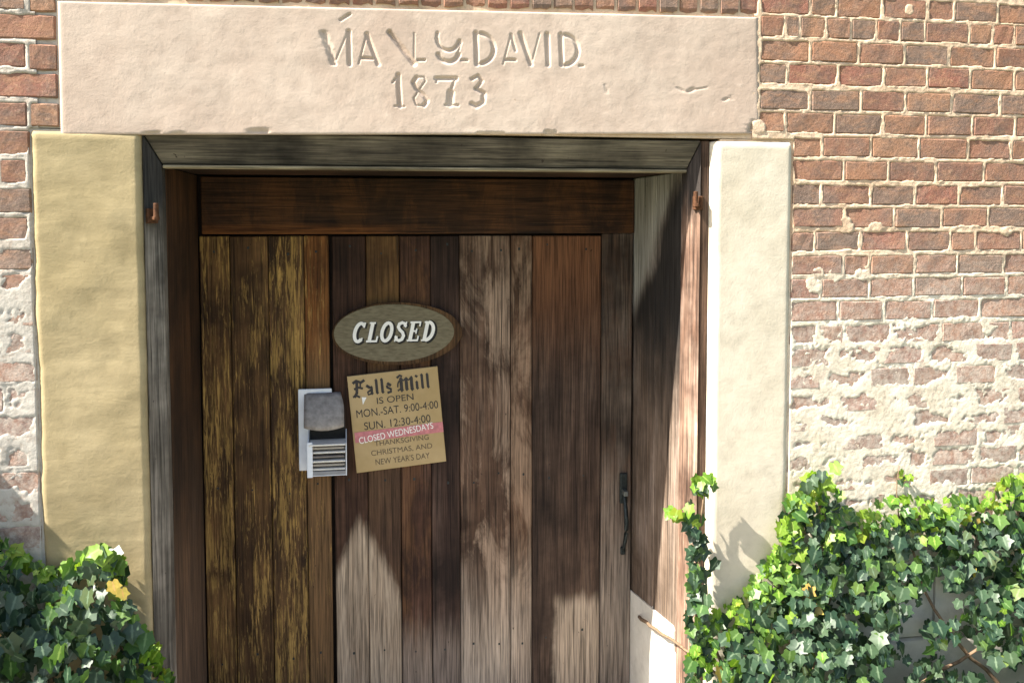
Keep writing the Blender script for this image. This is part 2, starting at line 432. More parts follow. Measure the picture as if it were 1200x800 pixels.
# mortar: a real surface, thin in the joints, smeared over the lower courses
def mortar(x0, x1, z0, z1, res, smear):
    X = np.arange(x0, x1 + res / 2, res); Z = np.arange(z0, z1 + res / 2, res)
    XX, ZZ = np.meshgrid(X, Z)
    ins = np.zeros_like(XX)                          # how far inside a brick face
    for xc, zc, L, H, pr in bricks:
        if xc + L < x0 or xc - L > x1: continue
        i0, i1 = np.searchsorted(X, [xc - L / 2, xc + L / 2]); j0, j1 = np.searchsorted(Z, [zc - H / 2, zc + H / 2])
        if i1 <= i0 or j1 <= j0: continue
        dx = L / 2 - abs(X[i0:i1] - xc); dz = H / 2 - abs(Z[j0:j1] - zc)
        ins[j0:j1, i0:i1] = np.maximum(ins[j0:j1, i0:i1], np.minimum(dx[None, :], dz[:, None]))
    s = smear(XX, ZZ)
    joint = .0034 + .0018 * (fbm(XX, ZZ, 60, 3) - .5) * 2
    inn = np.maximum(0, ins - .0075 * np.clip(fbm(XX, ZZ, 24, 4, 31) - .42, 0, 1) * 2.2)
    h0 = np.where(inn > .006, -.02, joint + .0008 * (ins > 0) - inn * 2.2)
    nb = fbm(XX, ZZ, 13, 5, 4) * .5 + fbm(XX * .5, ZZ, 34, 4, 11) * .3 + fbm(XX, ZZ, 90, 3, 21) * .2
    hs = .0030 + (nb - .545 + s * .185) * .042 - np.clip(ins, 0, .03) * .30
    hs = np.clip(hs, -.02, .0032 + .0030 * fbm(XX, ZZ, 18, 3, 8) + .0012 * fbm(XX, ZZ, 90, 2, 18))
    hs = np.where(ins <= 0, np.maximum(hs, joint), hs)
    a = np.clip(s * 3, 0, 1)
    H = np.where(s > .02, np.maximum(h0, hs * a + h0 * (1 - a)), h0)
    H = np.maximum(H, -.02)
    H = np.where((ZZ < LIN_Z + .004) & (XX > LX0 - .003) & (XX < RX1 + .003), -.02, H)
    return grid_me(X, Z, -H)
blobs = [(990, 263, 9), (1024, 263, 9), (979, 322, 10), (1012, 323, 11), (958, 318, 6), (1180, 274, 8), (889, 148, 7), (1064, 12, 6), (952, 336, 9)]
def smearR(X, Z):
    u, v = to_px(X, X * 0, Z)
    edge = 318 + 26 * (fbm(X, Z, 7, 3, 2) - .5) * 2 + 10 * np.sin(u * .05)
    s = np.clip((v - edge) / 70, 0, 1) * .55 + np.clip((v - 370) / 60, 0, 1) * .55
    s = s - np.clip((u - 1080) / 130, 0, 1) * .30 * (s > 0) + .25 * np.exp(-((u - 990) / 60) ** 2 - ((v - 470) / 60) ** 2)
    for bx, by, br in blobs: s = np.maximum(s, 1.7 * np.clip(1.4 - np.hypot(u - bx, v - by) / br, 0, 1))
    return np.clip(s, 0, 1.7)
def smearL(X, Z):
    u, v = to_px(X, X * 0, Z)
    return np.clip((v - 262 + 26 * (fbm(X, Z, 9, 3, 5) - .5)) / 60, 0, 1) * .95
mR = mortar(LINX1 - .02, XR_END + .04, .42, lint[1].z + .12, .0042, smearR)
link('mortar', mR, MM, wall)
link('mortar', mortar(XL_END - .04, LX0 + .02, .42, lint[0].z + .12, .0046, smearL), MM, wall)
# wall core behind everything, with the doorway left open
def core(x0, x1, z0, z1, y0=.0035): return link('wall_core', box_me(x0, x1, y0, .75, z0, z1, 0), MM, wall)
core(-2.6, LX1 - .03, GL, LIN_Z + .001); core(RX0 + .03, 3.6, GL, LIN_Z + .002); core(-2.6, 3.6, LIN_Z + .004, 3.9)

# foundation stones under the bricks
fm = thing('stone_foundation', 'rough grey limestone foundation course under the brick wall behind the ivy', 'foundation', (1.9, 0, 0))
for x0, x1 in ((-2.6, LX0 - .01), (RX1 + .01, 3.6)):
    x = x0
    while x < x1 - .05:
        wd = min(rng.uniform(.32, .55), x1 - x); zz = GL
        if x1 - x - wd < .12: wd = x1 - x
        for hh in (.26, .26, .26):
            link('stone', box_me(x + .006, x + wd - .006, -.03 - rng.uniform(0, .012), .1, zz + .005, zz + hh - .006, .014, .003, 2), S_GREY, fm)
            zz += hh
        x += wd
    link('mortar_bed', box_me(x0, x1, -.012, .09, GL, .445, 0), MM, fm)

# ------------------------------------------------------------------ lintel with its carved inscription
Zp = lambda x, y: (330 + x / 3, 10 + y / 3)
def arc(cx, cy, rx, ry, a0, a1, n=14): return [(cx + rx * math.cos(R(a0 + (a1 - a0) * k / n)), cy + ry * math.sin(R(a0 + (a1 - a0) * k / n))) for k in range(n + 1)]
K, T = 8.6, 3.0                                     # half widths of thick and thin strokes
strokes = [  # (points, half width, relative depth)
    ([(148, 86), (186, 196)], K, 1.25), ([(186, 196), (232, 86)], T, .45), ([(236, 82), (240, 198)], K, 1), ([(208, 42), (240, 22)], 6, .9),
    ([(300, 90), (272, 196)], T, .5), ([(300, 92), (340, 198)], K, .85), ([(282, 176), (322, 178)], 6, .8),
    ([(380, 86), (466, 196)], K + 1, 1.5), ([(466, 88), (466, 196)], T, .35), ([(480, 183), (502, 183)], 5.5, .9),
    (arc(586, 104, 40, 46, 175, 15), 7, .95), (arc(586, 150, 38, 40, 160, 20), 8.5, 1), ([(548, 88), (545, 108)], 6, .8), ([(632, 120), (612, 180)], T, .5), ([(632, 184), (652, 184)], 5.5, .7),
    ([(682, 88), (686, 198)], K, 1), (arc(692, 143, 54, 54, -80, 80), 8.5, .9), ([(684, 92), (712, 90)], T, .6), ([(684, 196), (712, 198)], T, .6),
    ([(806, 92), (778, 198)], T, .45), ([(806, 94), (822, 150)], 6, .6), ([(786, 182), (820, 183)], 6, .8),
    ([(838, 90), (876, 198)], K, .9), ([(878, 196), (906, 90)], T, .35),
    ([(932, 92), (936, 200)], K, .95), ([(980, 94), (984, 200)], K, .95), (arc(988, 148, 52, 54, -80, 80), 8.5, .9), ([(982, 96), (1006, 95)], T, .6), ([(984, 200), (1008, 202)], T, .6), ([(1046, 203), (1058, 203)], 5, .7),
    ([(410, 236), (416, 344)], K, 1), ([(390, 262), (410, 238)], T + 1, .7), ([(398, 344), (432, 346)], T, .6),
    ([(474, 244), (462, 262), (474, 284), (500, 308), (512, 326), (500, 342)], 7.5, 1), ([(474, 244), (500, 242), (506, 256), (486, 284), (464, 318), (474, 342), (500, 344)], T, .55),
    ([(544, 248), (612, 248)], 8.5, 1), ([(548, 246), (544, 262)], T, .7), ([(608, 254), (592, 300)], 5, .7), ([(594, 296), (592, 336)], 13, 1), ([(576, 340), (620, 342)], 5, .7),
    ([(668, 250), (690, 238), (704, 256), (684, 284)], 6.5, .9), ([(684, 284), (710, 300), (708, 330), (684, 346), (668, 336)], 8.5, 1),
    ([(1134, 270), (1142, 298)], 4, .3),
]
chips = [([(793, 103), (800, 107)], 1.6, .35), ([(806, 108), (812, 105)], 2.2, .45), ([(816, 105), (827, 103)], 1.4, .35), ([(848, 118), (852, 116)], 2, .35), ([(856, 113), (857, 117)], 1.5, .3), ([(884, 150), (893, 160)], 9, 1.6), ([(172, 157), (186, 156)], 3, .7), ([(296, 155), (312, 154)], 5, .9),
         ([(205, 158), (214, 157)], 3.5, .8), ([(560, 157), (590, 157)], 2.5, .7), ([(640, 156), (650, 157)], 4, .8)]
ux = np.unique(np.concatenate([np.arange(0, .365, .004), np.arange(.365, .755, .0012), np.arange(.755, 1.0001, .003)])); ux = ux[np.concatenate([[True], np.diff(ux) > .0008])]; ux[-1] = 1
uz = np.linspace(0, 1, 150)
A, B = np.meshgrid(ux, uz)
tl, tr, br_, bl = [np.array(p) for p in lint]
P = (bl[None, None] * ((1 - A) * (1 - B))[..., None] + br_ * (A * (1 - B))[..., None] + tr * (A * B)[..., None] + tl * ((1 - A) * B)[..., None])
PX, PY = to_px(P[..., 0], P[..., 0] * 0, P[..., 2])
def seg_dist(u, v, pts):
    d = np.full(u.shape, 1e9)
    for (x0, y0), (x1, y1) in zip(pts[:-1], pts[1:]):
        t = np.clip(((u - x0) * (x1 - x0) + (v - y0) * (y1 - y0)) / max(1e-9, (x1 - x0) ** 2 + (y1 - y0) ** 2), 0, 1)
        d = np.minimum(d, np.hypot(u - x0 - t * (x1 - x0), v - y0 - t * (y1 - y0)))
    return d
cut = np.zeros_like(PX)
for pts, hw, dp in strokes:
    q = [Zp(*p) for p in pts]; d = seg_dist(PX, PY, q) / (hw / 3 * 1.12)
    cut = np.maximum(cut, dp * .0075 * np.clip(1.0 - d, 0, 1) ** .8)
cut *= .75 + .4 * fbm(PX, PY, .09, 3)
for pts, hw, dp in chips:
    d = seg_dist(PX, PY, pts) / hw + (fbm(PX, PY, .3, 3) - .5) * .9
    cut = np.maximum(cut, dp * .008 * np.clip(1.1 - d, 0, 1))
edge = np.minimum(np.minimum(A * 2.1, (1 - A) * 2.1), np.minimum(B, 1 - B) * .38)
rnd = .0018 * np.clip(1 - edge / .006, 0, 1) ** 2
Hh = -.006 + cut + rnd + (fbm(P[..., 0], P[..., 2], 3, 4) - .5) * .0055 + (fbm(P[..., 0], P[..., 2], 30, 4, 3) - .5) * .0010
P[..., 1] = Hh
lo = link('stone_lintel', grid_me(P[..., 0], P[..., 2], Hh, .3), S_LINT)
tag(lo, 'long pale pinkish sandstone lintel carved with a name and the year 1873', 'lintel')

# ------------------------------------------------------------------ stone posts
def post(name, x0, x1, z0, z1, mat, inner, seed, wob, label, amp):
    nx, nz = 34, 190
    U, Wv = np.meshgrid(np.linspace(0, 1, nx), np.linspace(0, 1, nz))
    Z = z0 + (z1 - z0) * Wv
    e0 = (fbm(Z, Z * 0, 9, 4, seed) - .5) * wob; e1 = (fbm(Z, Z * 0, 9, 4, seed + 9) - .5) * wob
    if inner > 0: e1 = e1 * .3
    else: e0 = e0 * .3
    X = x0 + (x1 - x0) * U + e0 * (1 - U) + e1 * U
    H = -.008 + (fbm(X, Z, 4, 3, seed) - .5) * amp + (fbm(X * .5, Z, 20, 3, seed + 3) - .5) * amp * .22
    er = np.minimum(U, 1 - U) * (x1 - x0)
    H += .010 * np.clip(1 - er / .012, 0, 1) ** 2 + .006 * np.clip(1 - np.minimum(Wv, 1 - Wv) * (z1 - z0) / .01, 0, 1)
    if inner < 0: H += .016 * np.clip(1 - U * (x1 - x0) / .024, 0, 1)   # worn bevel on the side of the opening
    o = link(name, grid_me(X, Z, H, .22), mat); tag(o, label, 'stone post', 'stone posts of the doorway'); return o
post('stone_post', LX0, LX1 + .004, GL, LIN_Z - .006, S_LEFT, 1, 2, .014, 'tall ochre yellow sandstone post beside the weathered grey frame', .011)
post('stone_post', RX0, RX1, GL, LIN_Z - .006, S_RIGHT, -1, 31, .006, 'tall bright cream sandstone post between door frame and ivy covered brick', .005)

# ------------------------------------------------------------------ door frame: chamfered mitred boards, deep linings
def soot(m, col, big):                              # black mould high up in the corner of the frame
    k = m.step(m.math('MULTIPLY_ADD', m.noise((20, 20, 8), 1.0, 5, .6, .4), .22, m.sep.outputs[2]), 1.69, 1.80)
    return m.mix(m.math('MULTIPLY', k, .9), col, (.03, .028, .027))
grey_wood = wood('grey_frame_wood', (.16, .138, .112), (.31, .27, .225), (.43, .385, .325), 1.0, stain=.35, extra=soot)
olive_wood = wood('olive_head_wood', (.055, .046, .034), (.12, .10, .073), (.20, .17, .12), 2.0, stain=.5, horiz=True)
pink_wood = wood('sunbleached_wood', (.17, .10, .07), (.38, .25, .18), (.52, .39, .31), 3.0, stain=.4, extra=soot, blot=((.16, .09, .06), .7))
lip_wood = wood('lip_wood', (.19, .155, .095), (.30, .25, .16), (.38, .32, .2), 4.0, stain=.3, horiz=True)
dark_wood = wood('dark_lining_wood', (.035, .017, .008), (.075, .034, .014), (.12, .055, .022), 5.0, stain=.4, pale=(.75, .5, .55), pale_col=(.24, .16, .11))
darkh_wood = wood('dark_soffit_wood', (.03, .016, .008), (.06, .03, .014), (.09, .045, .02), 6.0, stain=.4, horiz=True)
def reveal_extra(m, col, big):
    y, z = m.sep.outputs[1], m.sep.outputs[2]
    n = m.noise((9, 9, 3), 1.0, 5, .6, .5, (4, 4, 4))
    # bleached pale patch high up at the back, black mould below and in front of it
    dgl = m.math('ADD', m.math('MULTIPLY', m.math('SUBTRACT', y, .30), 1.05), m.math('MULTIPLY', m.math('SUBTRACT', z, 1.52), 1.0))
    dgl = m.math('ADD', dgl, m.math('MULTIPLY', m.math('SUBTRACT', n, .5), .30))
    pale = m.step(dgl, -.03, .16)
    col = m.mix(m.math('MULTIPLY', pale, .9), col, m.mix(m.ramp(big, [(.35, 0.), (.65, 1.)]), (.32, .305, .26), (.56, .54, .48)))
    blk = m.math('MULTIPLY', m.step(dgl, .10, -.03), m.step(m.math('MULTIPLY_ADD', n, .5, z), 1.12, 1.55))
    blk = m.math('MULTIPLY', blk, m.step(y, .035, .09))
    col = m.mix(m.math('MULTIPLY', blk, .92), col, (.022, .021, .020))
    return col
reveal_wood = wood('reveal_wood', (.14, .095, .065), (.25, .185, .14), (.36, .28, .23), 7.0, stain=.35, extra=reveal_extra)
frame = thing('door_frame', 'weathered grey wooden frame with mitred chamfer lining the deep doorway', 'door frame', ((IX0 + IX1) / 2, .03, -.26))
ZT = LIN_Z - .004
def quadprism(pts_front, pts_inner, back):  # chamfer board: outer edge at y0, inner edge at FD, closed behind
    V = [Vector(p) for p in pts_front + pts_inner]
    V += [Vector((v.x, back, v.z)) for v in V]
    F = [(0, 1, 2, 3), (7, 6, 5, 4), (0, 4, 5, 1), (1, 5, 6, 2), (2, 6, 7, 3), (3, 7, 4, 0)]
    bm = bmesh.new(); vv = [bm.verts.new(v) for v in V]
    for f in F: bm.faces.new([vv[i] for i in f])
    bmesh.ops.bevel(bm, geom=[e for e in bm.edges], offset=.002, segments=1, affect='EDGES')
    return bm_done(bm, 'board')
oy = .012; BOT = -.262
gx = .002
OX0, OX1 = LX1 + .006, RX0 - .03
link('head_board', quadprism([(OX0 + gx, oy, ZT), (OX1 - gx, oy, ZT)], [(IX1 - gx, FD, HZ), (IX0 + gx, FD, HZ)], .11), olive_wood, frame)
link('jamb_board', quadprism([(OX0, oy, BOT), (OX0, oy, ZT - gx)], [(IX0, FD, HZ - gx), (IX0, FD, BOT)], .11), grey_wood, frame)
link('jamb_board', quadprism([(OX1, oy, BOT), (OX1, oy, ZT - gx)], [(IX1, FD, HZ - gx), (IX1, FD, BOT)], .11), pink_wood, frame)
link('edge_strip', box_me(OX1 + .003, RX0 - .002, .016, .10, BOT, ZT, .002), wood('edge_strip_wood', (.09, .05, .03), (.17, .10, .065), (.26, .17, .12), 8.0, stain=.4), frame)
link('head_bead', box_me(IX0 + .004, IX1 - .004, FD - .012, FD + .03, HZ - .013, HZ - .0025, .003), lip_wood, frame)
BASE = .12                                          # top of the whitewashed base stones in the reveals
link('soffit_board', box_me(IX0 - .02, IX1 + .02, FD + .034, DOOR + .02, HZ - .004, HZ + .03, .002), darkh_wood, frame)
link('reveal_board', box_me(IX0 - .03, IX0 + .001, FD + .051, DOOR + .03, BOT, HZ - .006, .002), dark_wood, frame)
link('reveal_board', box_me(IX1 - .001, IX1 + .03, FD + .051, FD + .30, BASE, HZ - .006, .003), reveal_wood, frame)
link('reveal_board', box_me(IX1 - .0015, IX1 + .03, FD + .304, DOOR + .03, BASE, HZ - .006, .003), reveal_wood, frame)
ya, yb = FD + .055, DOOR + .02
bm = bmesh.new()
sec = [(ya, BOT), (yb, BOT), (yb, .135), (ya + .02, .215), (ya, .20)]
pa = [bm.verts.new((IX1 - .007, y, z)) for y, z in sec]; pb = [bm.verts.new((IX1 + .05, y, z)) for y, z in sec]
bm.faces.new(pa); bm.faces.new(pb[::-1])
for i in range(5): bm.faces.new((pa[i], pb[i], pb[(i + 1) % 5], pa[(i + 1) % 5]))
bmesh.ops.bevel(bm, geom=list(bm.edges), offset=.006, segments=2, affect='EDGES')
o = link('base_stone', bm_done(bm, 'stone'), S_WHITE, frame); o['label'] = 'whitewashed stone at the foot of the sunlit reveal'
# iron hinge pins
rust = flat('rusty_iron', (.10, .045, .022), .75, .3, .5, 90); iron = flat('dark_iron', (.035, .042, .042), .5, .6, .35, 80)
def pintle(x, zc, sgn):
    bm = bmesh.new()
    for (a, b, c, d, e, f) in ((-.016, .016, -.006, .02, -.022, .022), (-.009, .009, -.030, -.004, -.012, -.002)):
        r = bmesh.ops.create_cube(bm, size=1)['verts']
        for v in r: v.co = Vector((a + (v.co.x + .5) * (b - a), c + (v.co.y + .5) * (d - c), e + (v.co.z + .5) * (f - e)))
    r = bmesh.ops.create_cone(bm, cap_ends=True, segments=12, radius1=.0085, radius2=.0075, depth=.05)['verts']
    for v in r: v.co += Vector((0, -.024, .012))
    bmesh.ops.bevel(bm, geom=list(bm.edges), offset=.0015, segments=1, affect='EDGES')
    o = link('hinge_pin', bm_done(bm, 'pin'), rust, frame); o.location = (x, .02, zc)
    o.rotation_euler = (0, 0, R(-38 * sgn))
pintle((OX1 + IX1) / 2 + .008, pZ(238, .03, 820), 1); pintle((OX0 + IX0) / 2, pZ(253, .03, 178), -1)

# ------------------------------------------------------------------ plank door
door = thing('plank_door', 'weathered brown plank door with flaking yellow paint set deep in the doorway', 'door', ((IX0 + IX1) / 2, DOOR, -.26))
DX0, DX1 = IX0 + .006, IX1 - .006
dx = lambda x, y=450: pX(x, DOOR, y)
PT = pZ(275, DOOR, 470)                             # top of the planks
DB = DOOR + .004
RED = ((.26, .085, .028), .8)
def plank(name, x0, x1, z0, z1, mat, dy=0.0, bev=.003):
    o = link(name, box_me(x0 + .0014, x1 - .0014, DB + dy, DB + .048, z0, z1, bev, .0006, 1, .3), mat, door); return o
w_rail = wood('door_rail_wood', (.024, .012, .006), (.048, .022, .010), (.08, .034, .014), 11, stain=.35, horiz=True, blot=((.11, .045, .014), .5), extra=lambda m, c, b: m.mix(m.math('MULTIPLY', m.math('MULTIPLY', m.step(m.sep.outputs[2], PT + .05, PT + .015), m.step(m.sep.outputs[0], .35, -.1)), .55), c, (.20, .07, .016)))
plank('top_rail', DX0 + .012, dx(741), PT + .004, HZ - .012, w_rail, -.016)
w_stile = wood('door_stile_wood', (.06, .042, .03), (.125, .09, .066), (.21, .16, .12), 12, stain=.4, pale=(.62, .45, .5), blot=((.085, .04, .02), .5))
plank('stile', dx(704.5), DX1 - .002, BOT, PT + .003, w_stile, -.012)
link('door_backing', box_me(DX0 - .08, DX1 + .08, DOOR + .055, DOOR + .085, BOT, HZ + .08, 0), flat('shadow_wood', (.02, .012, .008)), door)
YEL, OCH = (.36, .22, .065), (.25, .12, .03)
def pz(y): return pZ(y, DOOR, 470)
def bleach(m, c, b):                                # sun- and rain-bleached arch low on two boards
    ax = m.math('ABSOLUTE', m.math('SUBTRACT', m.sep.outputs[0], dx(423, 650)))
    n = m.noise((26, 9, 5), 1.0, 5, .65, .4, (2, 3, 4))
    v = m.math('ADD', m.math('MULTIPLY_ADD', ax, 2.1, m.sep.outputs[2]), m.math('MULTIPLY', m.math('SUBTRACT', n, .5), .16))
    k = m.step(v, pz(596) + .02, pz(622))
    return m.mix(m.math('MULTIPLY', k, .95), c, m.mix(m.ramp(b, [(.35, 0.), (.65, 1.)]), (.28, .205, .14), (.46, .36, .26)))
spec = [  # left px, right px, material
    (236, 271.5, wood('plank_a', (.06, .03, .013), (.14, .072, .026), (.23, .125, .045), 21, YEL, .42, stain=.5)),
    (271.5, 316, wood('plank_b', (.055, .028, .012), (.125, .064, .024), (.20, .11, .042), 22, YEL, .28, stain=.5)),
    (316, 358, wood('plank_c', (.055, .028, .013), (.13, .068, .027), (.21, .115, .045), 23, YEL, .45, stain=.5)),
    (358, 387, wood('plank_d', (.13, .048, .014), (.22, .085, .022), (.27, .12, .035), 24, YEL, .18, stain=.4, pale=(1.30, .15, .85), pale_col=(.17, .10, .045))),
    (390.5, 430, wood('plank_e', (.040, .018, .010), (.075, .036, .021), (.12, .062, .038), 25, stain=.4, extra=bleach)),
    (430, 469, wood('plank_f', (.085, .04, .016), (.15, .078, .026), (.22, .125, .045), 26, stain=.4,
        extra=lambda m, c, b: bleach(m, m.mix(m.math('MULTIPLY', m.step(m.sep.outputs[2], pz(350), pz(520)), .75), c, m.mix(b, (.035, .02, .014), (.10, .055, .036))), b))),
    (469, 505, wood('plank_g', (.045, .02, .012), (.085, .04, .024), (.14, .075, .05), 27, stain=.4, pale=(pz(740) + .15, .12, .75), pale_col=(.34, .265, .205), blot=((.16, .075, .03), .5))),
    (505, 539, wood('plank_h', (.028, .015, .011), (.055, .03, .021), (.095, .058, .043), 28, stain=.4, pale=(pz(740) + .15, .12, .65), pale_col=(.32, .25, .20))),
    (539, 598.5, wood('plank_i', (.085, .046, .028), (.155, .092, .06), (.25, .165, .115), 29, stain=.45, pale=(pz(700) + .15, .25, .85), pale_col=(.45, .365, .285), blot=((.36, .255, .18), .8))),
    (598.5, 624, wood('plank_j', (.075, .038, .02), (.14, .076, .044), (.22, .135, .09), 30, stain=.45, pale=(pz(680) + .15, .22, .8), pale_col=(.42, .335, .26), blot=((.33, .22, .145), .7))),
    (624, 704.5, wood('plank_k', (.040, .024, .017), (.082, .05, .034), (.135, .09, .065), 31, stain=.45,
        extra=lambda m, c, b: m.mix(m.math('MULTIPLY', m.math('MULTIPLY', m.step(m.math('MULTIPLY_ADD', m.noise((30, 9, 3), 1., 4, off=(3, 1, 1)), .10, m.sep.outputs[2]), pz(712) + .07, pz(722) + .03), m.step(m.math('MULTIPLY_ADD', m.noise((9, 9, 9), 1.), .05, m.sep.outputs[0]), dx(645, 740) + .02, dx(655, 740) + .03)), .85),
                                    m.mix(m.math('MULTIPLY', m.step(m.sep.outputs[2], pz(470), pz(290)), .75), c, m.mix(b, (.14, .05, .018), (.26, .12, .055))), m.mix(b, (.28, .205, .145), (.48, .39, .30))))),
]
for k, (a, b, mat) in enumerate(spec):
    dy = rng.uniform(-.004, .003) + (.004 if k < 4 else 0)
    pk = plank('plank', dx(a), dx(b), BOT, PT - .003 - rng.uniform(0, .004), mat, dy)
    for v in (291, 566, 760):                       # cut nails holding the boards to the ledges
        for q in ((.5,) if b - a < 50 else (.22, .78)):
            xn = dx(a + (b - a) * q + rng.uniform(-3, 3)); zn = pz(v + rng.uniform(-7, 7)); rn = rng.uniform(.0028, .0042)
            link('nail', box_me(xn - rn, xn + rn, DB + dy - .0012, DB + dy + .01, zn - rn * 1.2, zn + rn * 1.2, .0008), iron, pk)
# latch
handle_x = dx(729, 600)
hp = link('latch_plate', box_me(handle_x - .014, handle_x + .016, DOOR - .020, DOOR - .005, pZ(588, DOOR, 728), pZ(553, DOOR, 728), .004, 0, 2), iron, door)
zt, zb = pZ(575, DOOR, 728), pZ(642, DOOR, 728)
link('latch_grip', tube_me([Vector((handle_x, DOOR - .02 - .040 * math.sin(math.pi * t), zt + (zb - zt) * t)) for t in np.linspace(0, 1, 13)], [.006 + .0035 * math.sin(math.pi * t) for t in np.linspace(0, 1, 13)], 8), iron, hp)
steel = flat('worn_steel', (.22, .25, .25), .35, .8, .3, 60)
link('thumb_press', box_me(handle_x - .008, handle_x + .009, DOOR - .052, DOOR - .018, pZ(577, DOOR, 728), pZ(571, DOOR, 728), .002), steel, hp)
link('latch_tail', box_me(handle_x - .010, handle_x + .010, DOOR - .019, DOOR - .008, zb - .02, zb + .012, .003), iron, hp)

# ------------------------------------------------------------------ flat lettering helpers (ribbons in local x, z; y is towards the wall)
def ribbons(strokes_, hw_scale, thick, y, jitter=0):
    V, F = [], []
    for s_i, (pts, hw) in enumerate(strokes_):
        yy = y - .00012 * (s_i % 7); n0 = len(V); P_ = [Vector((p[0], p[1])) for p in pts]
        hw = hw * hw_scale if not isinstance(hw, (list, tuple)) else hw
        for i, p in enumerate(P_):
            t = (P_[min(i + 1, len(P_) - 1)] - P_[max(i - 1, 0)]).normalized(); nn = Vector((-t.y, t.x))
            h = hw[i] if isinstance(hw, (list, tuple)) else hw
            for sg in (1, -1):
                q = p + nn * h * sg; V.append((q.x, yy, q.y)); V.append((q.x, yy + thick, q.y))
        for i in range(len(P_) - 1):
            a = n0 + i * 4; b = a + 4
            F += [(a, a + 2, b + 2, b), (a + 1, a, b, b + 1), (a + 2, a + 3, b + 3, b + 2)]
        a = n0; b = n0 + (len(P_) - 1) * 4
        F += [(a, a + 1, a + 3, a + 2), (b, b + 2, b + 3, b + 1)]
    bm = bmesh.new(); vs_ = [bm.verts.new(v) for v in V]
    for f in F: bm.faces.new([vs_[i] for i in f])
    return bm_done(bm, 'letters')
def text_me(body, width, height, y, align=0.0):
    cu = bpy.data.curves.new('txt', 'FONT'); cu.body = body; cu.align_x = 'CENTER'
    ob = bpy.data.objects.new('txt', cu); C.objects.link(ob)
    dg = bpy.context.evaluated_depsgraph_get(); dg.update()
    me = bpy.data.meshes.new_from_object(ob.evaluated_get(dg))
    bpy.data.objects.remove(ob)
    co = np.array([v.co[:] for v in me.vertices]); mn, mx = co.min(0), co.max(0)
    sx = width / (mx[0] - mn[0]); sz = height / (mx[1] - mn[1])
    for v in me.vertices: v.co = ((v.co.x - (mn[0] + mx[0]) / 2) * sx, y, (v.co.y - (mn[1] + mx[1]) / 2) * sz)
    return me
def scale_at(x, y, d): return (px(x + 1, y, d) - px(x, y, d)).x, (px(x, y, d) - px(x, y + 1, d)).z

# ------------------------------------------------------------------ CLOSED sign
SY = DOOR - .022
cpos = px(466, 391, SY); kx, kz = scale_at(466, 391, SY)
sg = thing('closed_sign', 'oval olive wooden sign with white CLOSED lettering hung on the plank door', 'sign', cpos)
def oval(a, b, n=48, p=2.0, w=0.0): return [(a * math.copysign(abs(math.cos(t)) ** (2 / p), math.cos(t)) * (1 + w * math.sin(3 * t + 1)), b * math.copysign(abs(math.sin(t)) ** (2 / p), math.sin(t)) * (1 + w * math.sin(4 * t))) for t in np.linspace(0, 2 * math.pi, n, endpoint=False)]
rim = wood('sign_rim_wood', (.055, .028, .012), (.11, .058, .024), (.17, .095, .04), 41, stain=.3)
m = M('sign_olive_paint'); a_ = m.noise((30, 10, 120), 1, 5, .6, .3); b_ = m.noise(sc=14, detail=5)
olive = m.done(m.mix(m.ramp(a_, [(.35, 0.), (.6, 1.)]), m.mix(b_, (.10, .082, .05), (.15, .125, .075)), (.19, .165, .105)), .7, a_, .3, .002)
o = link('board', prism_me(oval(76.5 * kx, 36.5 * kz, w=.008), 0, .022, .006), rim, sg); o.location = cpos
o = link('face', prism_me([(x - 4 * kx, z + 1.0 * kz) for x, z in oval(70.5 * kx, 33.5 * kz, w=.008)], -.0025, .004, .0015), olive, sg); o.location = cpos
def closed_strokes(bold):
    H, W = 22.0, 15.5
    S, K_ = [], 2.3
    def add(pts, hw): S.append(([(ox + x + .22 * z, z) for x, z in pts], hw))
    def aarc(cx, cz, rx, rz, a0, a1, n=14): return [(cx + rx * math.cos(R(a0 + (a1 - a0) * k / n)), cz + rz * math.sin(R(a0 + (a1 - a0) * k / n))) for k in range(n + 1)]
    ox = 0
    add(aarc(7, 0, 5.3, 10, 48, 312, 18), 2.0); add([(10.8, 5.2), (11.3, 11)], 1.1); add([(10.6, -9.5), (11.2, -6)], .8)
    ox = 16
    add([(4, -11), (4, 11)], 2.1); add([(0.5, 10.2), (7.5, 10.2)], 1.0); add([(0.5, -10), (12.3, -10)], 1.2); add([(12, -11), (12.4, -4.5)], 1.0)
    ox = 31
    add(aarc(7, 0, 5.4, 9.9, 0, 360, 24), 2.0)
    ox = 47.5
    add([(10.8, 5.5), (9.5, 8.8), (6.4, 10), (3.2, 8.6), (2.6, 5.2), (5, 2), (8.8, -1), (10.6, -4.6), (9.6, -8.6), (6.4, -10), (3.4, -8.8), (2, -5)], 1.9); add([(11, 4.5), (11, 11)], .8); add([(1.7, -4.2), (1.7, -11)], .8)
    ox = 62.5
    add([(4, -11), (4, 11)], 2.1); add([(.5, 10.1), (12.4, 10.1)], 1.1); add([(.5, -10), (12.8, -10)], 1.1); add([(4, .3), (9.6, .3)], 1.0); add([(12.2, 11), (12.2, 5.5)], .9); add([(12.6, -11), (12.8, -5)], .9); add([(9.4, 3.2), (9.4, -2.6)], .8)
    ox = 79
    add([(4, -11), (4, 11)], 2.1); add(aarc(5, 0, 7.4, 10, 88, -88, 14), 2.0); add([(.5, 10.1), (6, 10.1)], 1.0); add([(.5, -10.1), (6, -10.1)], 1.0)
    return [([((x - 47.5 - 3.0) * kx * 1.02, (z + 2.5) * kz * 1.05) for x, z in pts], hw * kx * bold) for pts, hw in S]
white = flat('sign_white_paint', (.87, .85, .80), .6, 0, .04, 90); black = flat('sign_black_paint', (.018, .016, .015), .6, 0, .3, 90)
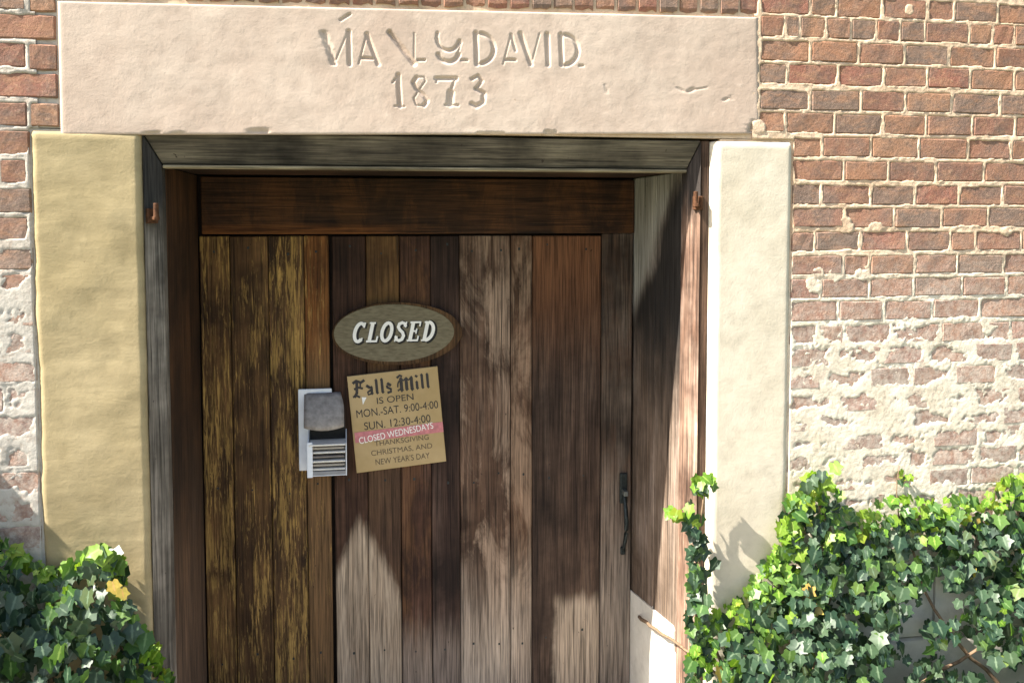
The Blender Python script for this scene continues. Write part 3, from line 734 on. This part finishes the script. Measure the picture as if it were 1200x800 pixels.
o = link('letter_shadow', ribbons([([(x + 1.3 * kx, z - .9 * kz) for x, z in p], h) for p, h in closed_strokes(1.75)], 1, .002, -.0036), black, sg); o.location = cpos
o = link('lettering', ribbons(closed_strokes(1.0), 1, .0012, -.0052), white, sg); o.location = cpos

# ------------------------------------------------------------------ opening hours notice
HY = DOOR - .012
hpos = px(465.5, 491.3, HY); kx, kz = scale_at(465, 491, HY)
hs = thing('hours_notice', 'tan rectangular notice with opening hours and a pink closing strip on the door', 'notice', hpos)
m = M('tan_board'); a_ = m.noise(sc=40, detail=5); b_ = m.noise(sc=6, detail=4)
tan = m.done(m.mix(m.ramp(b_, [(.35, 0.), (.65, 1.)]), m.mix(a_, (.37, .26, .115), (.44, .315, .15)), (.48, .35, .18)), .6, a_, .15, .002)
ink = flat('notice_ink', (.045, .040, .038), .6, 0, .2, 90); inkf = flat('faded_ink', (.115, .085, .055), .6, 0, .3, 200)
def on_notice(name, me, mat, dx_=0, dz_=0, parent=hs):
    for v in me.vertices: v.co.x += dx_ * kx; v.co.z += dz_ * kz
    o = link(name, me, mat, parent); o.location = hpos; o.rotation_euler = (0, R(-5.0), 0); return o
on_notice('board', box_me(-53 * kx, 53 * kx, 0, .010, -56.5 * kz, 56.5 * kz, .0012), tan)
def blackletter():
    S = []
    ox = 0
    def v(x, z0, z1, w=1.55):                       # broken-stroke stem with diamond ends
        S.append(([(ox + x - .9, z1 - 1.2), (ox + x, z1 - 2.2), (ox + x, z0 + 2), (ox + x + 1.1, z0 + .7)], w))
    def d(x, z, w=1.6, l=2.0): S.append(([(ox + x - l, z + l * .8), (ox + x + l, z - l * .8)], w))
    # F
    S.append(([(0, 14.5), (4, 17), (9, 14.6), (13, 17)], 1.7)); S.append(([(4.6, 15.5), (3.6, 4), (.6, -.6)], 1.7)); S.append(([(1, 8.2), (6, 9.6), (10.6, 8)], 1.35)); S.append(([(8.2, 14), (7.8, 9)], .9)); S.append(([(-1, 0), (3, 1.2), (6.6, -1)], 1.2))
    ox = 14; d(2.4, 9.3); v(5.8, 0, 10.4); S.append(([(ox + 5, 5.6), (ox + 1.4, 3.4), (ox + 1.8, .7), (ox + 4.8, 1.4)], 1.1))
    ox = 23.5; v(2, 0, 17.5); ox = 29.5; v(2, 0, 17.5)
    ox = 35.5; d(3.6, 9.3); S.append(([(ox + 1.3, 8.6), (ox + 1.4, 6.2), (ox + 5.2, 4), (ox + 5, 1.2), (ox + 1, .4)], 1.45))
    ox = 50; S.append(([(ox - 2, 15), (ox + 1.6, 17.6), (ox + 4, 16)], 1.3)); v(2.4, -.6, 16, 1.9); v(8, 0, 15.5, 1.9); v(13.8, -.6, 16, 1.9); S.append(([(ox + 2.4, 14.5), (ox + 5, 11.5), (ox + 8, 14)], 1.0)); S.append(([(ox + 8, 14.5), (ox + 10.8, 11.5), (ox + 13.8, 14)], 1.0)); S.append(([(ox - 2, 1), (ox + .4, 2.6), (ox + 2.4, 1)], .9)); S.append(([(ox - 1.8, 5), (ox - 1.2, 9), (ox + .6, 12)], .8))
    ox = 67.5; v(2, 0, 10.4); d(2, 14.6, 1.3, 1.2)
    ox = 73.5; v(2, 0, 17.5); ox = 79.5; v(2, 0, 17.5)
    return [([((x - 41.5) * kx * 1.07, z * kz * 1.08) for x, z in p], w * kx) for p, w in S]
on_notice('heading', ribbons(blackletter(), 1, .0006, -.0010), ink, -3, 32)
for body, wd, ht, xx, zz, mt in (('IS OPEN', 43, 7.5, 0, 24.5, ink), ('MON.-SAT. 9:00-4:00', 96, 9, 1.5, 12, ink), ('SUN. 12:30-4:00', 78, 9, 0, -3.2, ink),
                                 ('THANKSGIVING', 64, 6, 3, -25, inkf), ('CHRISTMAS, AND', 72, 7, 2, -36, inkf), ("NEW YEAR'S DAY", 64, 7, 2, -46.5, inkf)):
    on_notice('lettering', text_me(body, wd * kx, ht * kz, -.0008), mt, xx, zz)
pink = flat('pink_tape', (.55, .20, .21), .5, 0, .2, 60)
st = on_notice('closing_strip', box_me(-51 * kx, 53 * kx, -.0016, .0003, -6 * kz, 6 * kz, .0004), pink, 0, -15.2)
on_notice('lettering', text_me('CLOSED WEDNESDAYS', 88 * kx, 7.6 * kz, -.0026), white, -4, -15.2, st)
on_notice('paper_scrap', prism_me([(-2 * kx, -5 * kz), (3 * kx, 3 * kz), (-2.5 * kx, 4 * kz)], -.0018, -.0006), white, -36, 27)

# ------------------------------------------------------------------ brochure rack
BRX = DOOR - .01
b0 = px(376, 552, BRX); kx, kz = scale_at(376, 505, BRX)
rack = thing('brochure_rack', 'small white wall rack holding brochures beside the hours notice', 'rack', b0)
pl_w = flat('rack_white_plastic', (.78, .81, .86), .35, 0, .06, 30); pl_g = flat('rack_grey_plastic', (.26, .26, .27), .4, 0, .15, 30)
X0, X1 = pX(350, BRX, 500), pX(388, BRX, 500); Z0, Z1 = pZ(556, BRX, 376), pZ(455, BRX, 376)
link('back_plate', box_me(X0, X1 + .004, BRX - .006, BRX, Z0 + .02, Z1, .002), pl_w, rack)
FY = BRX - .085                                      # front of the rack
fx0, fx1 = pX(361, FY, 530), pX(405, FY, 530); fz0, fzt = pZ(558, FY, 380), pZ(520, FY, 380)
def side(x): return link('side_panel', mesh('side', *(lambda p: ([(x + s * .0015, y, z) for s in (-1, 1) for y, z in p], [(0, 1, 2, 3), (7, 6, 5, 4), (0, 4, 5, 1), (1, 5, 6, 2), (2, 6, 7, 3), (3, 7, 4, 0)]))([(BRX - .0065, Z0 + .02), (FY, fz0), (FY, fzt), (BRX - .0065, fzt + .035)])), pl_w, rack)
side(fx0); side(fx1 + .002)
link('slot_shade', box_me(fx0 + .003, fx1 - .001, BRX - .012, BRX - .0065, fzt - .03, fzt + .07, .001), black, rack)  # black panel that paints the dark of the opening under the flap
link('front_post', box_me(fx0 - .004, fx0 + .016, FY - .004, FY + .004, fz0 - .002, fzt + .008, .0015), pl_w, rack)
link('floor_panel', box_me(fx0 + .002, fx1, FY + .001, BRX - .007, fz0 + .001, fz0 + .004, .001), pl_w, rack)
link('front_lip', box_me(fx0 + .002, fx1, FY, FY + .003, fz0 + .005, fz0 + .019, .001), pl_g, rack)
# upper flap: a curved leaf of grey plastic bending over the stack
V, F = [], []; nn = 11
ux0, ux1 = pX(356, FY + .03, 480), pX(403, FY + .03, 480); uzt, uzb = pZ(463, FY + .03, 380), pZ(500, FY + .03, 380)
for j in range(9):
    t = j / 8; z = uzt + (uzb - uzt) * t; y = BRX - .012 - .062 * math.sin(t * math.pi / 2)
    for i in range(nn):
        s = i / (nn - 1); xr = ux0 + (ux1 - ux0 - .014 * max(0, 1 - t * 2.2) ** 1.5) * s
        V.append((xr, y + .012 * (2 * s - 1) ** 2, z - .010 * (1 - (2 * s - 1) ** 2) * t))
F = [(j * nn + i, (j + 1) * nn + i, (j + 1) * nn + i + 1, j * nn + i + 1) for j in range(8) for i in range(nn - 1)]
fl = link('display_flap', mesh('flap', V, F, True), flat('flap_print', (.30, .27, .25), .5, 0, .3, 45), rack)
so_ = fl.modifiers.new('thick', 'SOLIDIFY'); so_.thickness = .002; so_.offset = 1
paper = [flat('brochure_paper_a', (.74, .71, .65), .6, 0, .1, 70), flat('brochure_paper_b', (.40, .36, .31), .6, 0, .15, 70), flat('brochure_paper_c', (.22, .19, .17), .6, 0, .2, 70)]
nb = 7
for k in range(nb):
    zz = fz0 + .021 + k * (fzt - fz0 - .012) / nb
    me = box_me(fx0 + .003, fx1 - .001 - .003 * (k % 2), FY + .004 - (.010 if k in (2, 6) else .0) + .002 * (k % 3), BRX - .008, zz, zz + .0062, .0012, .0003)
    o = link('brochure', me, paper[(0, 1, 0, 2, 0, 1, 0)[k]]); tag(o, 'thin folded brochure lying in the stack inside the white wall rack', 'brochure', 'brochures stacked in the wall rack')

# ------------------------------------------------------------------ doorstep
stp = link('doorstep', box_me(IX0 - .16, IX1 + .16, -.44, FD - .006, GL, -.272, .012, .003, 2, .3), S_GREY); tag(stp, 'worn grey stone step at the foot of the plank door', 'doorstep')
stp = link('threshold', box_me(IX0 - .02, IX1 + .02, FD + .001, DOOR + .09, GL, -.264, .006, .002, 2, .3), S_GREY); tag(stp, 'grey stone threshold slab under the plank door inside the deep reveal', 'threshold')

# ------------------------------------------------------------------ ivy
def leaf_shape(seed):
    r = random.Random(seed); j = lambda s=.05: r.uniform(-s, s)
    k = r.uniform(.85, 1.15)
    half = [(0, 0), (.22 + j(), -.15 + j()), (.42 * k + j(), .0 + j()), (.37 + j(), .20 + j()), (.55 * k + j(), .43 + j()), (.31 + j(.04), .54 + j()), (.19 + j(.04), .77), (0, .95 + j(.1))]
    fold, cur = r.uniform(.05, .5), r.uniform(.1, .7)
    def z(x, y): return fold * abs(x) - cur * max(0, y - .3) ** 2 - .25 * x * x
    V = [(x, y, z(x, y)) for x, y in half]           # 0..7
    V += [(-x + j(.03), y + j(.03), z(x, y)) for x, y in half[1:7]]   # 8..13
    V += [(0, .28, -.03), (0, .58, -.03 - cur * .08)]  # 14, 15 midrib
    F = [(0, 1, 14), (1, 2, 14), (2, 3, 14), (3, 4, 14), (4, 5, 14), (5, 15, 14), (5, 6, 15), (6, 7, 15)]
    m_ = {0: 0, 7: 7, 14: 14, 15: 15}; m_.update({i: i + 7 for i in range(1, 7)})
    F += [tuple(m_[i] for i in f[::-1]) for f in F]
    V = [(a, b - .25, c) for a, b, c in V]
    return V, F
def leaf_mat(name, a, b, c, island, tr=.35, gloss=.43):
    m = M(name)
    rnd = m.geo.outputs['Random Per Island'] if island else m.n('ShaderNodeObjectInfo').outputs['Random']
    col = m.ramp(rnd, [(0, a), (.45, b), (.93, c), (1, tuple(x * y for x, y in zip(c, (1.3, 1.0, .8))))])
    n_ = m.noise(sc=90, detail=4); col = m.mix(m.ramp(n_, [(.4, 0.), (.7, .35)]), col, tuple(min(1, x * 1.6) for x in b))
    at = m.n('ShaderNodeAttribute', attribute_name='rib')
    col = m.mix(m.step(at.outputs['Fac'], .72, 1.0), col, tuple(min(1, x * 1.5 + .05) for x in c))
    m.set(m.b.inputs['Base Color'], col); m.set(m.b.inputs['Roughness'], gloss); m.b.inputs['Specular IOR Level'].default_value = .5
    t = m.n('ShaderNodeBsdfTranslucent'); m.set(t.inputs[0], m.mix(1.0, col, (1.5, 1.5, .55), 'MULTIPLY'))
    mx = m.n('ShaderNodeMixShader', tr, m.b.outputs[0], t.outputs[0]); m.t.links.new(mx.outputs[0], m.out.inputs[0])
    return m.m
OLD = ((.013, .034, .018), (.026, .058, .028), (.055, .095, .045)); NEW = ((.10, .215, .022), (.15, .28, .03), (.22, .33, .04)); MID = ((.035, .09, .022), (.06, .135, .028), (.10, .175, .04)); YEW = ((.42, .30, .05), (.45, .36, .08), (.36, .20, .05))
LM = {}
for nm, cc, tr in (('old', OLD, .18), ('mid', MID, .3), ('new', NEW, .42), ('yel', YEW, .3)):
    LM[nm] = (leaf_mat('ivy_leaf_' + nm, *cc, False, tr), leaf_mat('ivy_mass_' + nm, *cc, True, tr))
def leaf_attr(me, n_):                              # 1 along the midrib, 0 on the rim: paler veins
    at = me.attributes.new('rib', 'FLOAT', 'POINT')
    at.data.foreach_set('value', ([1.0] + [0.0] * 6 + [.6] + [0.0] * 6 + [1.0, 1.0]) * n_); return me
raw_leaves = [leaf_shape(i) for i in range(6)]
leaf_me = {}
for nm in LM:
    leaf_me[nm] = []
    for v, f in raw_leaves:
        me = leaf_attr(mesh('leaf', v, f, True), 1); me.materials.append(LM[nm][0]); leaf_me[nm].append(me)
bark = flat('ivy_bark', (.20, .135, .085), .9, 0, .4, 50)
def inside(p, poly):
    x, y = p; c = False; j = len(poly) - 1
    for i in range(len(poly)):
        xi, yi = poly[i]; xj, yj = poly[j]
        if (yi > y) != (yj > y) and x < (xj - xi) * (y - yi) / (yj - yi) + xi: c = not c
        j = i
    return c
def edge_dist(p, line):
    return float(seg_dist(np.array([p[0]]), np.array([p[1]]), line)[0])
def ivy(label, base, poly, top, n, bulge, holes, size, new_band, stems, seed, sprigs=(), lean=(0, 0), group=None, yel=.012):
    r = random.Random(seed); root = thing('ivy', label, 'ivy', base, group)
    xs_ = [p[0] for p in poly]; ys_ = [p[1] for p in poly]
    L = []
    def add(u, v, d, s, kind, up):
        p = px(u, v, d); p.z = max(p.z, GL + .03)
        nrm = Vector((r.gauss(-.10 + lean[0], .58), -1 + .35 * up, .40 + r.gauss(0, .48) + .75 * up)).normalized()
        tip = Vector((r.gauss(0, .65), r.gauss(-.2, .2), -1 + .6 * up * r.random()))
        tip = (tip - nrm * tip.dot(nrm)).normalized(); xa = tip.cross(nrm)
        mtx = Matrix((xa, tip, nrm)).transposed().to_4x4(); mtx = Matrix.Translation(p) @ mtx @ Matrix.Scale(s, 4)
        L.append((mtx, kind, r.randrange(6), -d + .02 * s, u, v))
    tries = 0; cnt = 0
    while cnt < n and tries < n * 30:
        tries += 1
        u = r.uniform(min(xs_), max(xs_)); v = r.uniform(min(ys_), max(ys_))
        if not inside((u, v), poly): continue
        if any(math.hypot((u - hx) / hr, (v - hy) / hr2) < 1 + r.gauss(0, .12) for hx, hy, hr, hr2 in holes): continue
        e = edge_dist((u, v), top); b = bulge(u, v, e)
        d = -(.012 + b * r.random() ** .55)
        front = (-d) / (b + .012)
        kind = 'old' if r.random() < .80 else 'mid'
        up = 0
        if e < new_band * (1 + r.gauss(0, .35)) and front > .35: kind = 'new' if r.random() < .72 else 'mid'; up = r.random() * .8
        elif r.random() < .05 and front > .6: kind = 'new'
        if r.random() < yel and front > .7: kind = 'yel'
        add(u, v, d, size * r.uniform(.5, 1.3) * (.8 if kind == 'new' else 1), kind, up); cnt += 1
    for pts, m_, sz, kd in sprigs:
        for k in range(m_):
            t = r.random() * (len(pts) - 1); i = int(t); f = t - i
            a, b = pts[i], pts[min(i + 1, len(pts) - 1)]
            u, v, d = [a[q] + (b[q] - a[q]) * f for q in range(3)]
            add(u + r.gauss(0, 7), v + r.gauss(0, 5), d - r.uniform(.0, .035), sz * r.uniform(.75, 1.2), kd if r.random() < .65 else ('old' if r.random() < .6 else 'mid'), r.random() * .5)
    vis = [l for l in L if -15 < l[4] < 1215 and l[5] < 812]
    vis.sort(key=lambda l: -l[3] - (.04 if l[1] == 'new' else 0)); keep = set(id(l) for l in vis[:298])
    rest = {}
    for l in L:
        if id(l) in keep:
            o = link('leaf', leaf_me[l[1]][l[2]], None, root); o.matrix_basis = l[0]
        else: rest.setdefault(l[1], []).append(l)
    V, F, MI = [], [], []
    names = list(rest)
    for mi, nm in enumerate(names):
        for mtx, _, si, *_r in rest[nm]:
            v, f = raw_leaves[si]; n0 = len(V)
            V += [tuple(mtx @ Vector(q)) for q in v]; F += [tuple(k + n0 for k in q) for q in f]; MI += [mi] * len(f)
    me = leaf_attr(mesh('foliage', V, F, True), len(V) // 16)
    for nm in names: me.materials.append(LM[nm][1])
    me.polygons.foreach_set('material_index', MI)
    o = link('foliage', me, None, root); tag(o, kind='stuff')
    for pts, rad in stems:
        P_ = [px(*p) for p in pts]; Q = []
        for i in range(len(P_) - 1):
            for t in (0, .34, .67): Q.append(P_[i].lerp(P_[i + 1], t) + Vector((r.uniform(-.006, .006), r.uniform(-.004, .004), r.uniform(-.004, .004))))
        Q.append(P_[-1])
        for q in Q: q.z = max(q.z, GL)
        link('stem', tube_me(Q, [rad * (1 - .55 * i / (len(Q) - 1)) for i in range(len(Q))], 6), bark, root)
    return root
topR = [(812, 745), (838, 712), (872, 690), (896, 662), (905, 630), (918, 592), (948, 562), (978, 566), (996, 600), (1030, 588), (1060, 578), (1100, 588), (1128, 574), (1156, 578), (1176, 560), (1200, 552), (1260, 548), (1420, 560)]
polyR = topR + [(1420, 900), (800, 900), (803, 790)]
ivy('ivy with bright young top leaves climbing the worn brick beside the cream post', Vector((1.8, -.05, GL)), polyR, topR, 4000,
    lambda u, v, e: min(.30, .035 + e * .0011 + max(0, v - 690) * .0006), [(1100, 706, 22, 26), (1072, 745, 16, 26), (1130, 770, 26, 22), (1176, 790, 34, 16), (1050, 790, 22, 14)], .045, 32,
    [([(960, 880, -.06), (950, 760, -.05), (985, 660, -.03), (960, 590, -.02)], .011), ([(1000, 880, -.1), (1080, 800, -.08), (1145, 760, -.12), (1200, 770, -.12)], .008),
     ([(1240, 900, -.1), (1170, 800, -.1), (1125, 755, -.10), (1080, 690, -.05), (1060, 600, -.02)], .009), ([(870, 880, -.08), (850, 790, -.05), (822, 720, -.03), (818, 640, -.03), (826, 565, -.04)], .007),
     ([(1055, 640, -.018), (1050, 590, -.014), (1054, 545, -.014)], .003), ([(748, 722, .50), (762, 732, .30), (785, 748, .10), (816, 770, -.02), (850, 800, -.06)], .007)],
    51, [([(828, 560, -.05), (822, 572, -.05)], 16, .04, 'new'), ([(797, 602, -.04), (818, 600, -.03)], 12, .042, 'new'), ([(816, 620, -.03), (822, 660, -.03)], 16, .045, 'old'), ([(818, 665, -.03), (812, 685, -.03)], 12, .045, 'mid'),
         ([(818, 690, -.04), (822, 770, -.05)], 34, .05, 'old'), ([(1052, 548, -.014), (1058, 562, -.014)], 7, .024, 'new'), ([(815, 730, -.06), (816, 760, -.06)], 8, .045, 'new'), ([(945, 566, -.06), (965, 560, -.06)], 12, .045, 'new')])
topL = [(-900, 400), (-640, 350), (-420, 340), (-260, 372), (-150, 440), (-85, 530), (-45, 606), (-20, 624), (4, 628), (28, 652), (58, 668), (84, 655), (108, 640), (138, 652), (148, 684), (158, 712), (178, 738), (190, 770), (206, 812)]  # taller part left of the view is added to shade ivy, post and bricks
polyL = [(-900, 900)] + topL + [(206, 900)]
ivy('dark green ivy mound with few bright top leaves below the ochre post, unseen left part added for shade', Vector((-1.0, -.1, GL)), polyL, topL, 6800,
    lambda u, v, e: min(.42, .06 + e * .0022), [(-60, 560, 5, 5)], .047, 19,
    [([(40, 900, -.1), (60, 800, -.12), (110, 700, -.06)], .010), ([(120, 900, -.1), (150, 800, -.08), (135, 720, -.03)], .008)],
    77, [([(118, 650, -.08), (142, 668, -.06)], 14, .055, 'new'), ([(134, 688, -.16), (136, 696, -.16)], 2, .036, 'yel')], yel=.003)

for ob in C.objects:                                # an Empty carries no mesh; keep them tiny
    if ob.type == 'EMPTY': ob.empty_display_size = .05
